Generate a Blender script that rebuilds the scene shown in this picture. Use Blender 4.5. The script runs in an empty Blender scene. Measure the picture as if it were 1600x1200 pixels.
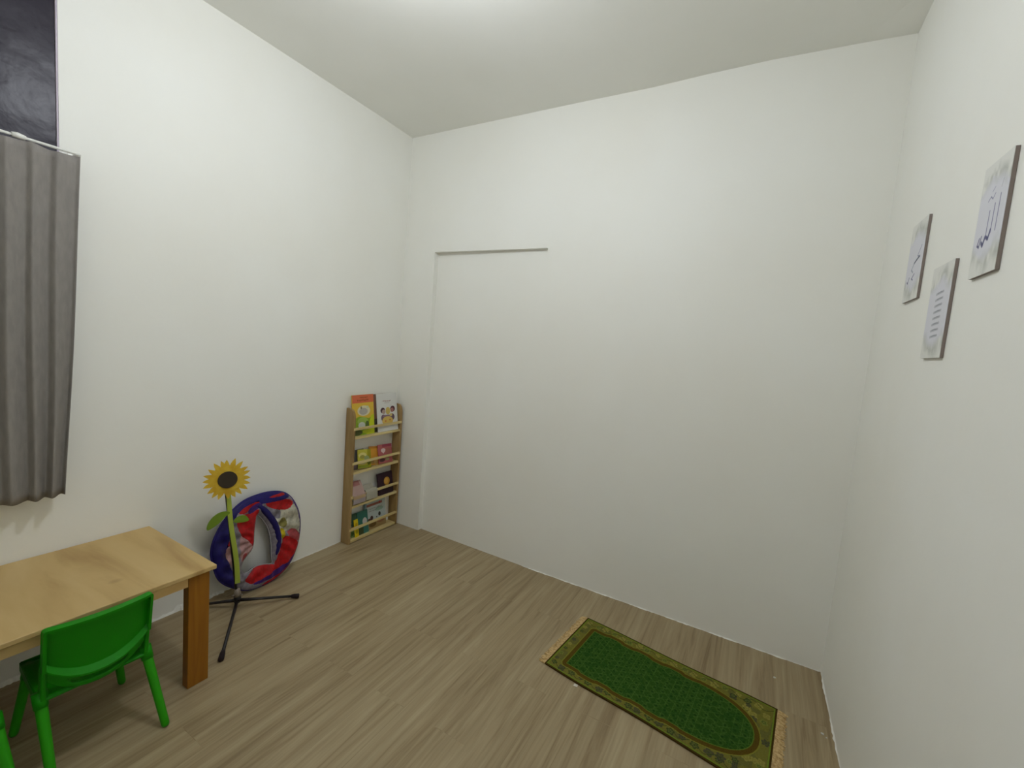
import bpy, bmesh, math, random
import numpy as np
from mathutils import Vector, Matrix
C = bpy.context.scene.collection
SC = bpy.context.scene
PI = math.pi
random.seed(4)
def srgb(r, g, b):
    f = lambda c: (c/255/12.92) if c/255 <= .04045 else ((c/255+.055)/1.055)**2.4
    return (f(r), f(g), f(b), 1.0)

# ------------------------------------------------------------------ camera, world, exposure
W, H, Y0 = 2.91, 3.0, -3.45          # room width, height, y of the wall behind the camera
cd = bpy.data.cameras.new('camera'); cam = bpy.data.objects.new('camera', cd); C.objects.link(cam)
cd.sensor_width = 36.0; cd.lens = 686.818/1600*36.0; cd.clip_start = .02; cd.clip_end = 50
yaw, pitch, roll = .506216, 1.480392, .0787837
cam.matrix_world = Matrix.Translation((2.46748, -2.60879, 1.50637)) @ Matrix.Rotation(yaw, 4, 'Z') @ Matrix.Rotation(pitch, 4, 'X') @ Matrix.Rotation(roll, 4, 'Z')
SC.camera = cam
world = bpy.data.worlds.new('world'); SC.world = world; world.use_nodes = True
world.node_tree.nodes['Background'].inputs[0].default_value = (.02, .022, .03, 1)
world.node_tree.nodes['Background'].inputs[1].default_value = .3
LAMP = (1.42, -1.64, 2.72)
LAMP_STRENGTH = 254.0
SC.view_settings.view_transform = 'Standard'; SC.view_settings.look = 'None'
SC.view_settings.gamma = 1; SC.view_settings.use_curve_mapping = False
SC.view_settings.exposure = 0.0
SC.cycles.max_bounces = 12; SC.cycles.diffuse_bounces = 8; SC.cycles.use_denoising = True
SC.cycles.sample_clamp_indirect = 6.0

# ------------------------------------------------------------------ materials
def mat(name, col, rough=.6, spec=.3, **kw):
    m = bpy.data.materials.new(name); m.use_nodes = True
    nt = m.node_tree; b = nt.nodes['Principled BSDF']
    b.inputs['Base Color'].default_value = col; b.inputs['Roughness'].default_value = rough
    b.inputs['Specular IOR Level'].default_value = spec
    for k, v in kw.items():
        b.inputs[k.replace('_', ' ')].default_value = v
    return m
def nodes(m): return m.node_tree.nodes, m.node_tree.links, m.node_tree.nodes['Principled BSDF']
def noise_mix(m, c1, c2, scale, stretch=(1, 1, 1), detail=4, lo=.35, hi=.65, bump=0, bscale=None, bdist=.002):
    n, l, b = nodes(m)
    tc = n.new('ShaderNodeTexCoord'); mp = n.new('ShaderNodeMapping'); mp.inputs['Scale'].default_value = stretch
    nz = n.new('ShaderNodeTexNoise'); nz.inputs['Scale'].default_value = scale; nz.inputs['Detail'].default_value = detail
    rp = n.new('ShaderNodeValToRGB'); rp.color_ramp.elements[0].position = lo; rp.color_ramp.elements[1].position = hi
    rp.color_ramp.elements[0].color = c1; rp.color_ramp.elements[1].color = c2
    l.new(tc.outputs['Object'], mp.inputs[0]); l.new(mp.outputs[0], nz.inputs[0]); l.new(nz.outputs['Fac'], rp.inputs[0])
    l.new(rp.outputs[0], b.inputs['Base Color'])
    if bump:
        nb = n.new('ShaderNodeTexNoise'); nb.inputs['Scale'].default_value = bscale or scale*6; nb.inputs['Detail'].default_value = 3
        bp = n.new('ShaderNodeBump'); bp.inputs['Strength'].default_value = bump; bp.inputs['Distance'].default_value = bdist
        l.new(mp.outputs[0], nb.inputs[0]); l.new(nb.outputs['Fac'], bp.inputs['Height']); l.new(bp.outputs[0], b.inputs['Normal'])
    return m
def vcol_mat(name, rough=.8, spec=.2, bump=0, bscale=400):
    m = mat(name, (.5, .5, .5, 1), rough, spec); n, l, b = nodes(m)
    a = n.new('ShaderNodeAttribute'); a.attribute_name = 'Col'; l.new(a.outputs['Color'], b.inputs['Base Color'])
    if bump:
        tc = n.new('ShaderNodeTexCoord'); nb = n.new('ShaderNodeTexNoise'); nb.inputs['Scale'].default_value = bscale
        bp = n.new('ShaderNodeBump'); bp.inputs['Strength'].default_value = bump; bp.inputs['Distance'].default_value = .002
        l.new(tc.outputs['Object'], nb.inputs[0]); l.new(nb.outputs['Fac'], bp.inputs['Height']); l.new(bp.outputs[0], b.inputs['Normal'])
    return m
WALLC = srgb(239, 239, 234); WALLC2 = srgb(236, 235, 228)
M = {}
M['wall'] = noise_mix(mat('white_paint', WALLC, .55, .25), WALLC2, WALLC, 1.3, detail=5, bump=.25, bscale=9, bdist=.006)
M['wall_back'] = noise_mix(mat('white_paint_back', WALLC, .55, .25), WALLC2, WALLC, 1.1, detail=5, bump=.25, bscale=8, bdist=.006)
M['ceiling'] = noise_mix(mat('ceiling_paint', srgb(236, 236, 230), .8, .15), srgb(234, 234, 228), srgb(238, 238, 233), 1.5, bump=.15, bscale=7, bdist=.004)
M['plaster'] = noise_mix(mat('loose_plaster', srgb(205, 205, 198), .9, .1), srgb(190, 190, 182), srgb(215, 215, 208), 40)

def floor_material():
    m = mat('wood_look_vinyl', (.3, .25, .18, 1), .42, .35); n, l, b = nodes(m)
    tc = n.new('ShaderNodeTexCoord')
    # plank layout : boards run along y
    sep = n.new('ShaderNodeSeparateXYZ'); l.new(tc.outputs['Object'], sep.inputs[0])
    comb = n.new('ShaderNodeCombineXYZ'); l.new(sep.outputs['Y'], comb.inputs['X']); l.new(sep.outputs['X'], comb.inputs['Y'])
    br = n.new('ShaderNodeTexBrick'); br.inputs['Scale'].default_value = 1; br.inputs['Brick Width'].default_value = .92
    br.inputs['Row Height'].default_value = .152; br.inputs['Mortar Size'].default_value = .0012; br.inputs['Mortar Smooth'].default_value = .3
    br.inputs['Color1'].default_value = (.0, .0, .0, 1); br.inputs['Color2'].default_value = (1, 1, 1, 1); br.inputs['Mortar'].default_value = (.5, .5, .5, 1)
    br.offset = .43; br.offset_frequency = 2; br.squash = 1
    l.new(comb.outputs[0], br.inputs['Vector'])
    # each plank shifts the grain
    mul = n.new('ShaderNodeVectorMath'); mul.operation = 'SCALE'; mul.inputs['Scale'].default_value = .16
    l.new(br.outputs['Color'], mul.inputs[0])
    add = n.new('ShaderNodeVectorMath'); add.operation = 'ADD'; l.new(tc.outputs['Object'], add.inputs[0]); l.new(mul.outputs[0], add.inputs[1])
    mp = n.new('ShaderNodeMapping'); mp.inputs['Scale'].default_value = (21, 1.15, 1); l.new(add.outputs[0], mp.inputs[0])
    n1 = n.new('ShaderNodeTexNoise'); n1.inputs['Scale'].default_value = 1; n1.inputs['Detail'].default_value = 5; n1.inputs['Roughness'].default_value = .6; n1.inputs['Distortion'].default_value = 1.0
    l.new(mp.outputs[0], n1.inputs[0])
    mp2 = n.new('ShaderNodeMapping'); mp2.inputs['Scale'].default_value = (110, 3.0, 1); l.new(add.outputs[0], mp2.inputs[0])
    n2 = n.new('ShaderNodeTexNoise'); n2.inputs['Scale'].default_value = 1; n2.inputs['Detail'].default_value = 3
    l.new(mp2.outputs[0], n2.inputs[0])
    r1 = n.new('ShaderNodeValToRGB'); e = r1.color_ramp.elements
    e[0].position = .30; e[0].color = srgb(*FLOOR_D); e[1].position = .68; e[1].color = srgb(*FLOOR_L)
    k = e.new(.47); k.color = srgb(*FLOOR_M)
    l.new(n1.outputs['Fac'], r1.inputs[0])
    mx = n.new('ShaderNodeMix'); mx.data_type = 'RGBA'; mx.blend_type = 'MULTIPLY'; mx.inputs[0].default_value = .55
    r2 = n.new('ShaderNodeValToRGB'); r2.color_ramp.elements[0].position = .3; r2.color_ramp.elements[0].color = (.74, .73, .70, 1); r2.color_ramp.elements[1].position = .6; r2.color_ramp.elements[1].color = (1, 1, 1, 1)
    l.new(n2.outputs['Fac'], r2.inputs[0]); l.new(r1.outputs[0], mx.inputs[6]); l.new(r2.outputs[0], mx.inputs[7])
    # plank tint
    pt = n.new('ShaderNodeMix'); pt.data_type = 'RGBA'; pt.blend_type = 'MULTIPLY'; pt.inputs[0].default_value = 1
    rt = n.new('ShaderNodeValToRGB'); rt.color_ramp.elements[0].color = (.93, .92, .91, 1); rt.color_ramp.elements[1].color = (1, 1, 1, 1)
    l.new(br.outputs['Color'], rt.inputs[0]); l.new(mx.outputs[2], pt.inputs[6]); l.new(rt.outputs[0], pt.inputs[7])
    ms = n.new('ShaderNodeMix'); ms.data_type = 'RGBA'; ms.blend_type = 'MULTIPLY'
    ms.inputs[7].default_value = (.92, .91, .89, 1); l.new(br.outputs['Fac'], ms.inputs[0]); l.new(pt.outputs[2], ms.inputs[6])
    l.new(ms.outputs[2], b.inputs['Base Color'])
    bp = n.new('ShaderNodeBump'); bp.inputs['Strength'].default_value = .12; bp.inputs['Distance'].default_value = .001
    l.new(n2.outputs['Fac'], bp.inputs['Height']); l.new(bp.outputs[0], b.inputs['Normal'])
    return m
FLOOR_D, FLOOR_M, FLOOR_L = (134, 115, 84), (158, 140, 108), (172, 156, 124)
M['floor'] = floor_material()

def wood_material(name, dark, mid, light, axis_scale, rough=.45):
    m = mat(name, mid, rough, .35); n, l, b = nodes(m)
    tc = n.new('ShaderNodeTexCoord'); mp = n.new('ShaderNodeMapping'); mp.inputs['Scale'].default_value = axis_scale
    nz = n.new('ShaderNodeTexNoise'); nz.inputs['Scale'].default_value = 1; nz.inputs['Detail'].default_value = 5; nz.inputs['Distortion'].default_value = 1.0
    l.new(tc.outputs['Object'], mp.inputs[0]); l.new(mp.outputs[0], nz.inputs[0])
    r = n.new('ShaderNodeValToRGB'); e = r.color_ramp.elements; e[0].position = .28; e[0].color = dark; e[1].position = .7; e[1].color = light
    k = e.new(.48); k.color = mid
    l.new(nz.outputs['Fac'], r.inputs[0])
    # knots
    vo = n.new('ShaderNodeTexVoronoi'); vo.inputs['Scale'].default_value = 1
    mp2 = n.new('ShaderNodeMapping'); mp2.inputs['Scale'].default_value = tuple(4.3 if a > 3 else 5.5 for a in axis_scale)
    l.new(tc.outputs['Object'], mp2.inputs[0]); l.new(mp2.outputs[0], vo.inputs['Vector'])
    rk = n.new('ShaderNodeValToRGB'); rk.color_ramp.elements[0].position = .03; rk.color_ramp.elements[0].color = (1, 1, 1, 1)
    rk.color_ramp.elements[1].position = .13; rk.color_ramp.elements[1].color = (0, 0, 0, 1)
    l.new(vo.outputs['Distance'], rk.inputs[0])
    mx = n.new('ShaderNodeMix'); mx.data_type = 'RGBA'; mx.inputs[7].default_value = tuple(c*.62 for c in dark[:3])+(1,)
    mm = n.new('ShaderNodeMath'); mm.operation = 'MULTIPLY'; mm.inputs[1].default_value = .55
    l.new(rk.outputs[0], mm.inputs[0]); l.new(mm.outputs[0], mx.inputs[0]); l.new(r.outputs[0], mx.inputs[6]); l.new(mx.outputs[2], b.inputs['Base Color'])
    return m
M['pine_top'] = wood_material('pine_board_top', srgb(170, 138, 84), srgb(196, 166, 110), srgb(206, 178, 124), (1.3, 7, 7))
M['pine_edge'] = wood_material('pine_edge', srgb(196, 158, 98), srgb(216, 180, 120), srgb(226, 194, 136), (5, 2, 12))
M['pine_leg'] = wood_material('varnished_pine_leg', srgb(128, 78, 16), srgb(146, 94, 22), srgb(158, 106, 30), (18, 18, 2.2))
M['shelf_wood'] = wood_material('shelf_pine', srgb(128, 100, 58), srgb(150, 122, 76), srgb(164, 136, 90), (14, 14, 2.0))
M['shelf_rail'] = wood_material('shelf_rail_pine', srgb(186, 162, 108), srgb(206, 186, 130), srgb(216, 200, 148), (14, 2, 14))
M['green_plastic'] = mat('green_plastic', srgb(20, 134, 2), .45, .25)
M['green_plastic_leg'] = mat('green_plastic_leg', srgb(40, 148, 6), .45, .25)
M['curtain'] = noise_mix(mat('grey_curtain_cloth', srgb(138, 133, 129), .9, .1), srgb(134, 129, 125), srgb(142, 137, 132), 60, (1, 1, .3), bump=.3, bscale=500)
M['rod'] = mat('white_metal_rod', srgb(232, 232, 226), .3, .5)
M['frame'] = mat('window_frame_paint', srgb(196, 186, 200), .5, .3)
M['night_glass'] = mat('dark_night_glass', srgb(46, 42, 52), .34, .14)
n, l, b = nodes(M['night_glass'])
_tc = n.new('ShaderNodeTexCoord'); _nz = n.new('ShaderNodeTexNoise'); _nz.inputs['Scale'].default_value = 9; _nz.inputs['Detail'].default_value = 4
_bp = n.new('ShaderNodeBump'); _bp.inputs['Strength'].default_value = .7; _bp.inputs['Distance'].default_value = .005
l.new(_tc.outputs['Object'], _nz.inputs[0]); l.new(_nz.outputs['Fac'], _bp.inputs['Height']); l.new(_bp.outputs[0], b.inputs['Normal'])
_n2 = n.new('ShaderNodeTexNoise'); _n2.inputs['Scale'].default_value = 5; _mr = n.new('ShaderNodeMapRange'); _mr.inputs['To Min'].default_value = .24; _mr.inputs['To Max'].default_value = .36
l.new(_tc.outputs['Object'], _n2.inputs[0]); l.new(_n2.outputs['Fac'], _mr.inputs[0]); l.new(_mr.outputs[0], b.inputs['Roughness'])
M['black'] = mat('black_metal', srgb(34, 30, 30), .45, .4)
M['rubber'] = mat('black_rubber', srgb(40, 32, 34), .8, .2)
M['collar'] = mat('grey_clear_collar', srgb(120, 108, 96), .3, .5)
M['vcol'] = vcol_mat('printed_board', .45, .3)
M['rug'] = vcol_mat('woven_rug', .95, .05, bump=.8, bscale=350)
M['fringe'] = noise_mix(mat('rug_fringe_yarn', srgb(196, 166, 116), .95, .05), srgb(170, 140, 92), srgb(210, 182, 134), 120)
def plain(key, r, g, b_, rough=.6, spec=.3):
    k = 'c_%s' % key
    if k not in M: M[k] = mat(key, srgb(r, g, b_), rough, spec)
    return M[k]

# ------------------------------------------------------------------ mesh helpers
def obj(name, bm, ms, parent=None, smooth=False, loc=None):
    me = bpy.data.meshes.new(name)
    bmesh.ops.recalc_face_normals(bm, faces=bm.faces)
    bm.to_mesh(me); bm.free()
    for m in (ms if isinstance(ms, (list, tuple)) else [ms]): me.materials.append(m)
    if smooth:
        for p in me.polygons: p.use_smooth = True
    o = bpy.data.objects.new(name, me); C.objects.link(o)
    if parent: o.parent = parent
    if loc is not None: o.location = loc
    return o
def bev(o, w=.002, seg=2):
    md = o.modifiers.new('bevel', 'BEVEL'); md.width = w; md.segments = seg; md.limit_method = 'ANGLE'; md.angle_limit = .6
    return o
def thing(name, label, cat, loc=(0, 0, 0), rz=0, group=None):
    o = bpy.data.objects.new(name, None); C.objects.link(o); o.empty_display_size = .05
    o.location = loc; o.rotation_euler = (0, 0, rz); o['label'] = label; o['category'] = cat
    if group: o['group'] = group
    return o
def tag(o, label, cat, group=None):
    o['label'] = label; o['category'] = cat
    if group: o['group'] = group
    return o
def struct(o, label=None):
    o['kind'] = 'structure'
    return o
def box(bm, x0, x1, y0, y1, z0, z1, mi=0):
    v = [bm.verts.new((x, y, z)) for x in (x0, x1) for y in (y0, y1) for z in (z0, z1)]
    for f in ((0, 1, 3, 2), (4, 6, 7, 5), (0, 4, 5, 1), (2, 3, 7, 6), (0, 2, 6, 4), (1, 5, 7, 3)):
        fc = bm.faces.new([v[i] for i in f]); fc.material_index = mi
    return v
def hexa(bm, lo, hi):
    """prism between two quads given as 4 points each"""
    a = [bm.verts.new(p) for p in lo]; b_ = [bm.verts.new(p) for p in hi]
    bm.faces.new(a[::-1]); bm.faces.new(b_)
    for i in range(4): bm.faces.new((a[i], a[(i+1) % 4], b_[(i+1) % 4], b_[i]))
def tube(bm, pts, rad, n=12, closed=False, flat=1.0):
    pts = [Vector(p) for p in pts]; N = len(pts); rings = []
    rads = rad if isinstance(rad, (list, tuple)) else [rad]*N
    up = None
    for i, p in enumerate(pts):
        if closed: t = pts[(i+1) % N]-pts[i-1]
        else: t = pts[min(i+1, N-1)]-pts[max(i-1, 0)]
        t.normalize()
        if up is None:
            up = Vector((0, 0, 1)) if abs(t.z) < .9 else Vector((1, 0, 0))
        s = t.cross(up).normalized(); up = s.cross(t).normalized()
        rings.append([bm.verts.new(p+rads[i]*(math.cos(2*PI*k/n)*s*flat+math.sin(2*PI*k/n)*up)) for k in range(n)])
    for i in range(N if closed else N-1):
        a, b_ = rings[i], rings[(i+1) % N]
        for k in range(n): bm.faces.new((a[k], a[(k+1) % n], b_[(k+1) % n], b_[k]))
    if not closed:
        bm.faces.new(rings[0][::-1]); bm.faces.new(rings[-1])
def prism(bm, poly, o, u, v, d, mi=0):
    """extrude a 2-D polygon (u,v coords) by vector d"""
    o, u, v, d = Vector(o), Vector(u), Vector(v), Vector(d)
    a = [bm.verts.new(o+u*p[0]+v*p[1]) for p in poly]; b_ = [bm.verts.new(o+u*p[0]+v*p[1]+d) for p in poly]
    f1 = bm.faces.new(a[::-1]); f2 = bm.faces.new(b_); f1.material_index = f2.material_index = mi
    N = len(poly)
    for i in range(N):
        f = bm.faces.new((a[i], a[(i+1) % N], b_[(i+1) % N], b_[i])); f.material_index = mi
def smoothpoly(pts, it=2):
    for _ in range(it):
        q = []
        for i in range(len(pts)):
            a, b_ = pts[i], pts[(i+1) % len(pts)]
            q += [(a[0]*.75+b_[0]*.25, a[1]*.75+b_[1]*.25), (a[0]*.25+b_[0]*.75, a[1]*.25+b_[1]*.75)]
        pts = q
    return pts
def ell(cx, cy, rx, ry, n=20, a0=0):
    return [(cx+rx*math.cos(2*PI*k/n)*math.cos(a0)-ry*math.sin(2*PI*k/n)*math.sin(a0),
             cy+rx*math.cos(2*PI*k/n)*math.sin(a0)+ry*math.sin(2*PI*k/n)*math.cos(a0)) for k in range(n)]
def inside(X, Y, poly):
    r = np.zeros(X.shape, bool); n_ = len(poly)
    for i in range(n_):
        x1, y1 = poly[i]; x2, y2 = poly[(i+1) % n_]
        if y1 == y2: continue
        c = ((y1 > Y) != (y2 > Y)) & (X < (x2-x1)*(Y-y1)/(y2-y1)+x1)
        r ^= c
    return r
def dist_poly(X, Y, poly):
    d = np.full(X.shape, 9.0); n_ = len(poly)
    for i in range(n_):
        a = np.array(poly[i]); b_ = np.array(poly[(i+1) % n_]); ab = b_-a; L = (ab@ab)+1e-12
        t = np.clip(((X-a[0])*ab[0]+(Y-a[1])*ab[1])/L, 0, 1)
        d = np.minimum(d, np.hypot(X-a[0]-t*ab[0], Y-a[1]-t*ab[1]))
    return d
def color_grid(name, P, rgb, m, parent=None, thick=0, nrm=(0, 0, 1)):
    """a sheet of (ny,nx,3) points with (ny,nx,3) sRGB 0..255 colours, given a thickness"""
    ny, nx = P.shape[:2]
    co = P.reshape(-1, 3).tolist(); idx = np.arange(ny*nx).reshape(ny, nx)
    faces = np.stack([idx[:-1, :-1], idx[:-1, 1:], idx[1:, 1:], idx[1:, :-1]], -1).reshape(-1, 4).tolist()
    border = list(idx[0, :])+list(idx[1:, -1])+list(idx[-1, -2::-1])+list(idx[-2:0:-1, 0])
    col = np.clip(rgb, 0, 255).reshape(-1, 3)/255.0
    if thick:
        nb = len(co); nv = np.array(nrm)*thick
        base = P.reshape(-1, 3)[border]-nv
        co += base.tolist(); B = len(border)
        for i in range(B):
            j = (i+1) % B; faces.append([int(border[i]), nb+i, nb+j, int(border[j])])
        faces.append([nb+i for i in range(B)][::-1])
        col = np.vstack([col, col[border]])
    me = bpy.data.meshes.new(name); me.from_pydata([tuple(c) for c in co], [], faces)
    lin = np.where(col <= .04045, col/12.92, ((col+.055)/1.055)**2.4)
    at = me.color_attributes.new('Col', 'FLOAT_COLOR', 'POINT')
    at.data.foreach_set('color', np.hstack([lin, np.ones((len(lin), 1))]).astype(np.float32).ravel())
    me.materials.append(m); me.validate(); me.update()
    o = bpy.data.objects.new(name, me); C.objects.link(o)
    if parent: o.parent = parent
    return o
def vnoise(X, Y, s, seed=0):
    rs = np.random.RandomState(seed); G = rs.rand(64, 64)
    x, y = X*s, Y*s; xi, yi = np.floor(x).astype(int), np.floor(y).astype(int); fx, fy = x-xi, y-yi
    fx, fy = fx*fx*(3-2*fx), fy*fy*(3-2*fy)
    g = lambda a, b_: G[b_ % 64, a % 64]
    return (g(xi, yi)*(1-fx)+g(xi+1, yi)*fx)*(1-fy)+(g(xi, yi+1)*(1-fx)+g(xi+1, yi+1)*fx)*fy

# ------------------------------------------------------------------ room shell
T = .12
bm = bmesh.new(); box(bm, -T, W+T, Y0-T, T, -.1, 0); struct(obj('floor', bm, M['floor']))
# ceiling: a slab whose underside sags by a few millimetres along the far wall
bm = bmesh.new()
xs = [-T, 0, .66, 1.31, 1.77, 2.06, 2.34, 2.7, W, W+T]; zs = [2.99, 2.994, 2.997, 3.0, 2.999, 3.008, 3.012, 3.003, 2.994, 2.994]
ys = [T, 0, -.35, Y0-T]; rows = []
for j, y in enumerate(ys):
    rows.append([bm.verts.new((x, y, z if j < 2 else 3.0)) for x, z in zip(xs, zs)])
tops = [[bm.verts.new((x, y, 3.14)) for x in xs] for y in ys]
for j in range(3):
    for i in range(9):
        bm.faces.new((rows[j][i], rows[j][i+1], rows[j+1][i+1], rows[j+1][i])); bm.faces.new((tops[j][i], tops[j+1][i], tops[j+1][i+1], tops[j][i+1]))
for j in range(3):
    for i in (0, 9): bm.faces.new((rows[j][i], rows[j+1][i], tops[j+1][i], tops[j][i]))
for i in range(9):
    for j in (0, 3): bm.faces.new((rows[j][i], rows[j][i+1], tops[j][i+1], tops[j][i]))
struct(obj('ceiling', bm, M['ceiling']))
# back wall with the shallow recess of a walled-up doorway
bm = bmesh.new()
RX0, RX1, RZ = .293, 1.206, 2.137
def yf(x, z=0):      # front face of the back wall (slightly out of true)
    return -.017*max(0, 1-max(0, x-.3)/.9) if z < 2.6 else -.004
XS = [-.01, RX0, RX1, W+.01]
def quad(bm, a, b_, c, d): bm.faces.new([bm.verts.new(p) for p in (a, b_, c, d)])
def fr(x, z): return (x, yf(x, z), z)
for (x0, x1, z0, z1) in ((-.01, RX0, 0, RZ), (RX1, W+.01, 0, RZ), (-.01, RX0, RZ, 3.02), (RX0, RX1, RZ, 3.02), (RX1, W+.01, RZ, 3.02)):
    quad(bm, fr(x0, z0), fr(x1, z0), fr(x1, z1), fr(x0, z1))
ra, rb = .020, .030       # depth of the recess' back at the floor and at its head
quad(bm, (RX0, ra, 0), (RX1, .002, 0), (RX1, rb, RZ), (RX0, rb, RZ))
quad(bm, fr(RX0, 0), (RX0, ra, 0), (RX0, rb, RZ), fr(RX0, RZ))
quad(bm, fr(RX1, RZ), (RX1, rb, RZ), (RX1, .002, 0), fr(RX1, 0))
quad(bm, fr(RX0, RZ), (RX0, rb, RZ), (RX1, rb, RZ), fr(RX1, RZ))
quad(bm, (-.01, T, 0), (-.01, T, 3.02), (W+.01, T, 3.02), (W+.01, T, 0))
quad(bm, (-.01, T, 3.02), fr(-.01, 3.02), fr(W+.01, 3.02), (W+.01, T, 3.02))
quad(bm, (-.01, T, 0), fr(-.01, 0), fr(-.01, 3.02), (-.01, T, 3.02)); quad(bm, (W+.01, T, 0), (W+.01, T, 3.02), fr(W+.01, 3.02), fr(W+.01, 0))
bmesh.ops.remove_doubles(bm, verts=bm.verts, dist=1e-5)
struct(obj('wall_back', bm, M['wall_back']))
# left wall with a window opening
WY0, WY1, WZ0, WZ1 = -3.12, -1.942, 1.02, 2.86
bm = bmesh.new()
def slab_x(bm, x0, x1, cuts_y, cuts_z, hole):
    for i in range(len(cuts_y)-1):
        for j in range(len(cuts_z)-1):
            if (i, j) == hole: continue
            box(bm, x0, x1, cuts_y[i], cuts_y[i+1], cuts_z[j], cuts_z[j+1])
slab_x(bm, -T, 0, [Y0-T, WY0, WY1, T], [0, WZ0, WZ1, 3.0], (1, 1))
bmesh.ops.remove_doubles(bm, verts=bm.verts, dist=1e-5)
bmesh.ops.delete(bm, geom=[f for f in bm.faces if not all(e.is_manifold for e in f.edges) and f.calc_area() < 0], context='FACES')
struct(obj('wall_left', bm, M['wall']))
bm = bmesh.new(); box(bm, W, W+T, Y0-T, T, 0, 3.0); struct(obj('wall_right', bm, M['wall']))
bm = bmesh.new(); box(bm, 0, W, Y0-T, Y0, 0, 3.0); struct(obj('wall_front', bm, M['wall']))
# window
win = bpy.data.objects.new('window_1', None); C.objects.link(win); win.location = (0, -2.5, 1.0); struct(win)
bm = bmesh.new()
fy0, fy1, fz0, fz1 = WY0+2.5, WY1+2.5, WZ0-1, WZ1-1
for a in ((fy0, fy0+.02, fz0, fz1), (fy1-.006, fy1, fz0, fz1), (fy0, fy1, fz0, fz0+.02), (fy0, fy1, fz1-.02, fz1)):
    box(bm, -.055, -.001, *a)
bev(obj('window_frame', bm, M['frame'], win))
bm = bmesh.new(); box(bm, -.014, -.008, fy0+.01, fy1-.005, fz0+.01, fz1-.01); obj('pane', bm, M['night_glass'], win)

# ------------------------------------------------------------------ ceiling lamp (the room's only light, just above the frame)
lamp = thing('ceiling_lamp', 'round white bulb lamp under the middle of the ceiling', 'lamp', (LAMP[0], LAMP[1], 3.0))
bm = bmesh.new(); bmesh.ops.create_cone(bm, cap_ends=True, segments=32, radius1=.05, radius2=.06, depth=.03, matrix=Matrix.Translation((0, 0, -.015)))
bmesh.ops.create_cone(bm, cap_ends=True, segments=24, radius1=.022, radius2=.026, depth=.19, matrix=Matrix.Translation((0, 0, -.125)))
obj('socket', bm, plain('white_socket', 235, 235, 230), lamp)
em = bpy.data.materials.new('lit_bulb'); em.use_nodes = True; nt = em.node_tree; nt.nodes.remove(nt.nodes['Principled BSDF'])
e_ = nt.nodes.new('ShaderNodeEmission'); e_.inputs[0].default_value = (.925, .975, 1.04, 1); e_.inputs[1].default_value = LAMP_STRENGTH
nt.links.new(e_.outputs[0], nt.nodes['Material Output'].inputs[0])
bm = bmesh.new(); bmesh.ops.create_icosphere(bm, subdivisions=3, radius=.055, matrix=Matrix.Translation((0, 0, LAMP[2]-3.0)) @ Matrix.Diagonal((1, 1, 1.15, 1)))
obj('bulb', bm, em, lamp, smooth=True)

# ------------------------------------------------------------------ curtain on its rod
rod = thing('curtain_rod', 'thin white metal rod carrying the grey curtain', 'curtain rod', (.075, -2.5, 2.106))
bm = bmesh.new(); tube(bm, [(0, -.68, 0), (0, .598, 0)], .0052, 12); obj('rod', bm, M['rod'], rod, smooth=True)
for y in (.592, -.672):
    bm = bmesh.new(); tube(bm, [(-.074, y, 0), (0, y, 0)], .005, 8); box(bm, -.075, -.070, y-.012, y+.012, -.02, .02)
    obj('bracket', bm, M['rod'], rod)
bm = bmesh.new(); tube(bm, [(0, .415, 0), (0, .43, .002), (0, .45, 0)], [.009, .011, .008], 12); obj('joint', bm, M['rod'], rod, smooth=True)
bm = bmesh.new()
cy0, cy1 = -3.15, -1.905
ny = 420; nz = 40; ctop, cbot = 2.0985, .757
grid = []
def pleat(y, k):
    """x offset: broad panels that drift back to the wall, then a steep fold facing the camera side"""
    ph = (y+2.053)/.0685+.05*math.sin(y*31)
    n0 = math.floor(ph); f = ph-n0
    s = (f/.26) if f < .26 else 1-(f-.26)/.74
    s = s*s*(3-2*s)*.6+s*.4
    rnd_ = .8+.4*(math.sin(n0*12.9)*.5+.5)
    return (s-.5)*(.036*(.40+.60*k))*rnd_+.003*math.sin(ph*1.7+1)*k
for j in range(nz+1):
    k = j/nz; row = []
    for i in range(ny+1):
        y = cy0+(cy1-cy0)*i/ny
        yy = y-.05*k*((y-cy0)/(cy1-cy0))**8 + .006*math.sin(k*5+y*20)*k
        z = ctop+(cbot-ctop)*k
        if k == 0: z = ctop-.008*abs(math.sin((y+1.905)/.137*PI))
        if j == nz: z += .001*math.cos((y+2.053)/.0685*2*PI)
        row.append(bm.verts.new((.082+pleat(y, k), yy, z)))
    grid.append(row)
for j in range(nz):
    for i in range(ny): bm.faces.new((grid[j][i], grid[j][i+1], grid[j+1][i+1], grid[j+1][i]))
cur = obj('curtain', bm, M['curtain'], smooth=True)
md = cur.modifiers.new('thick', 'SOLIDIFY'); md.thickness = .0012
tag(cur, 'plain grey pleated curtain hanging over the window on the left wall', 'curtain')

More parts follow.
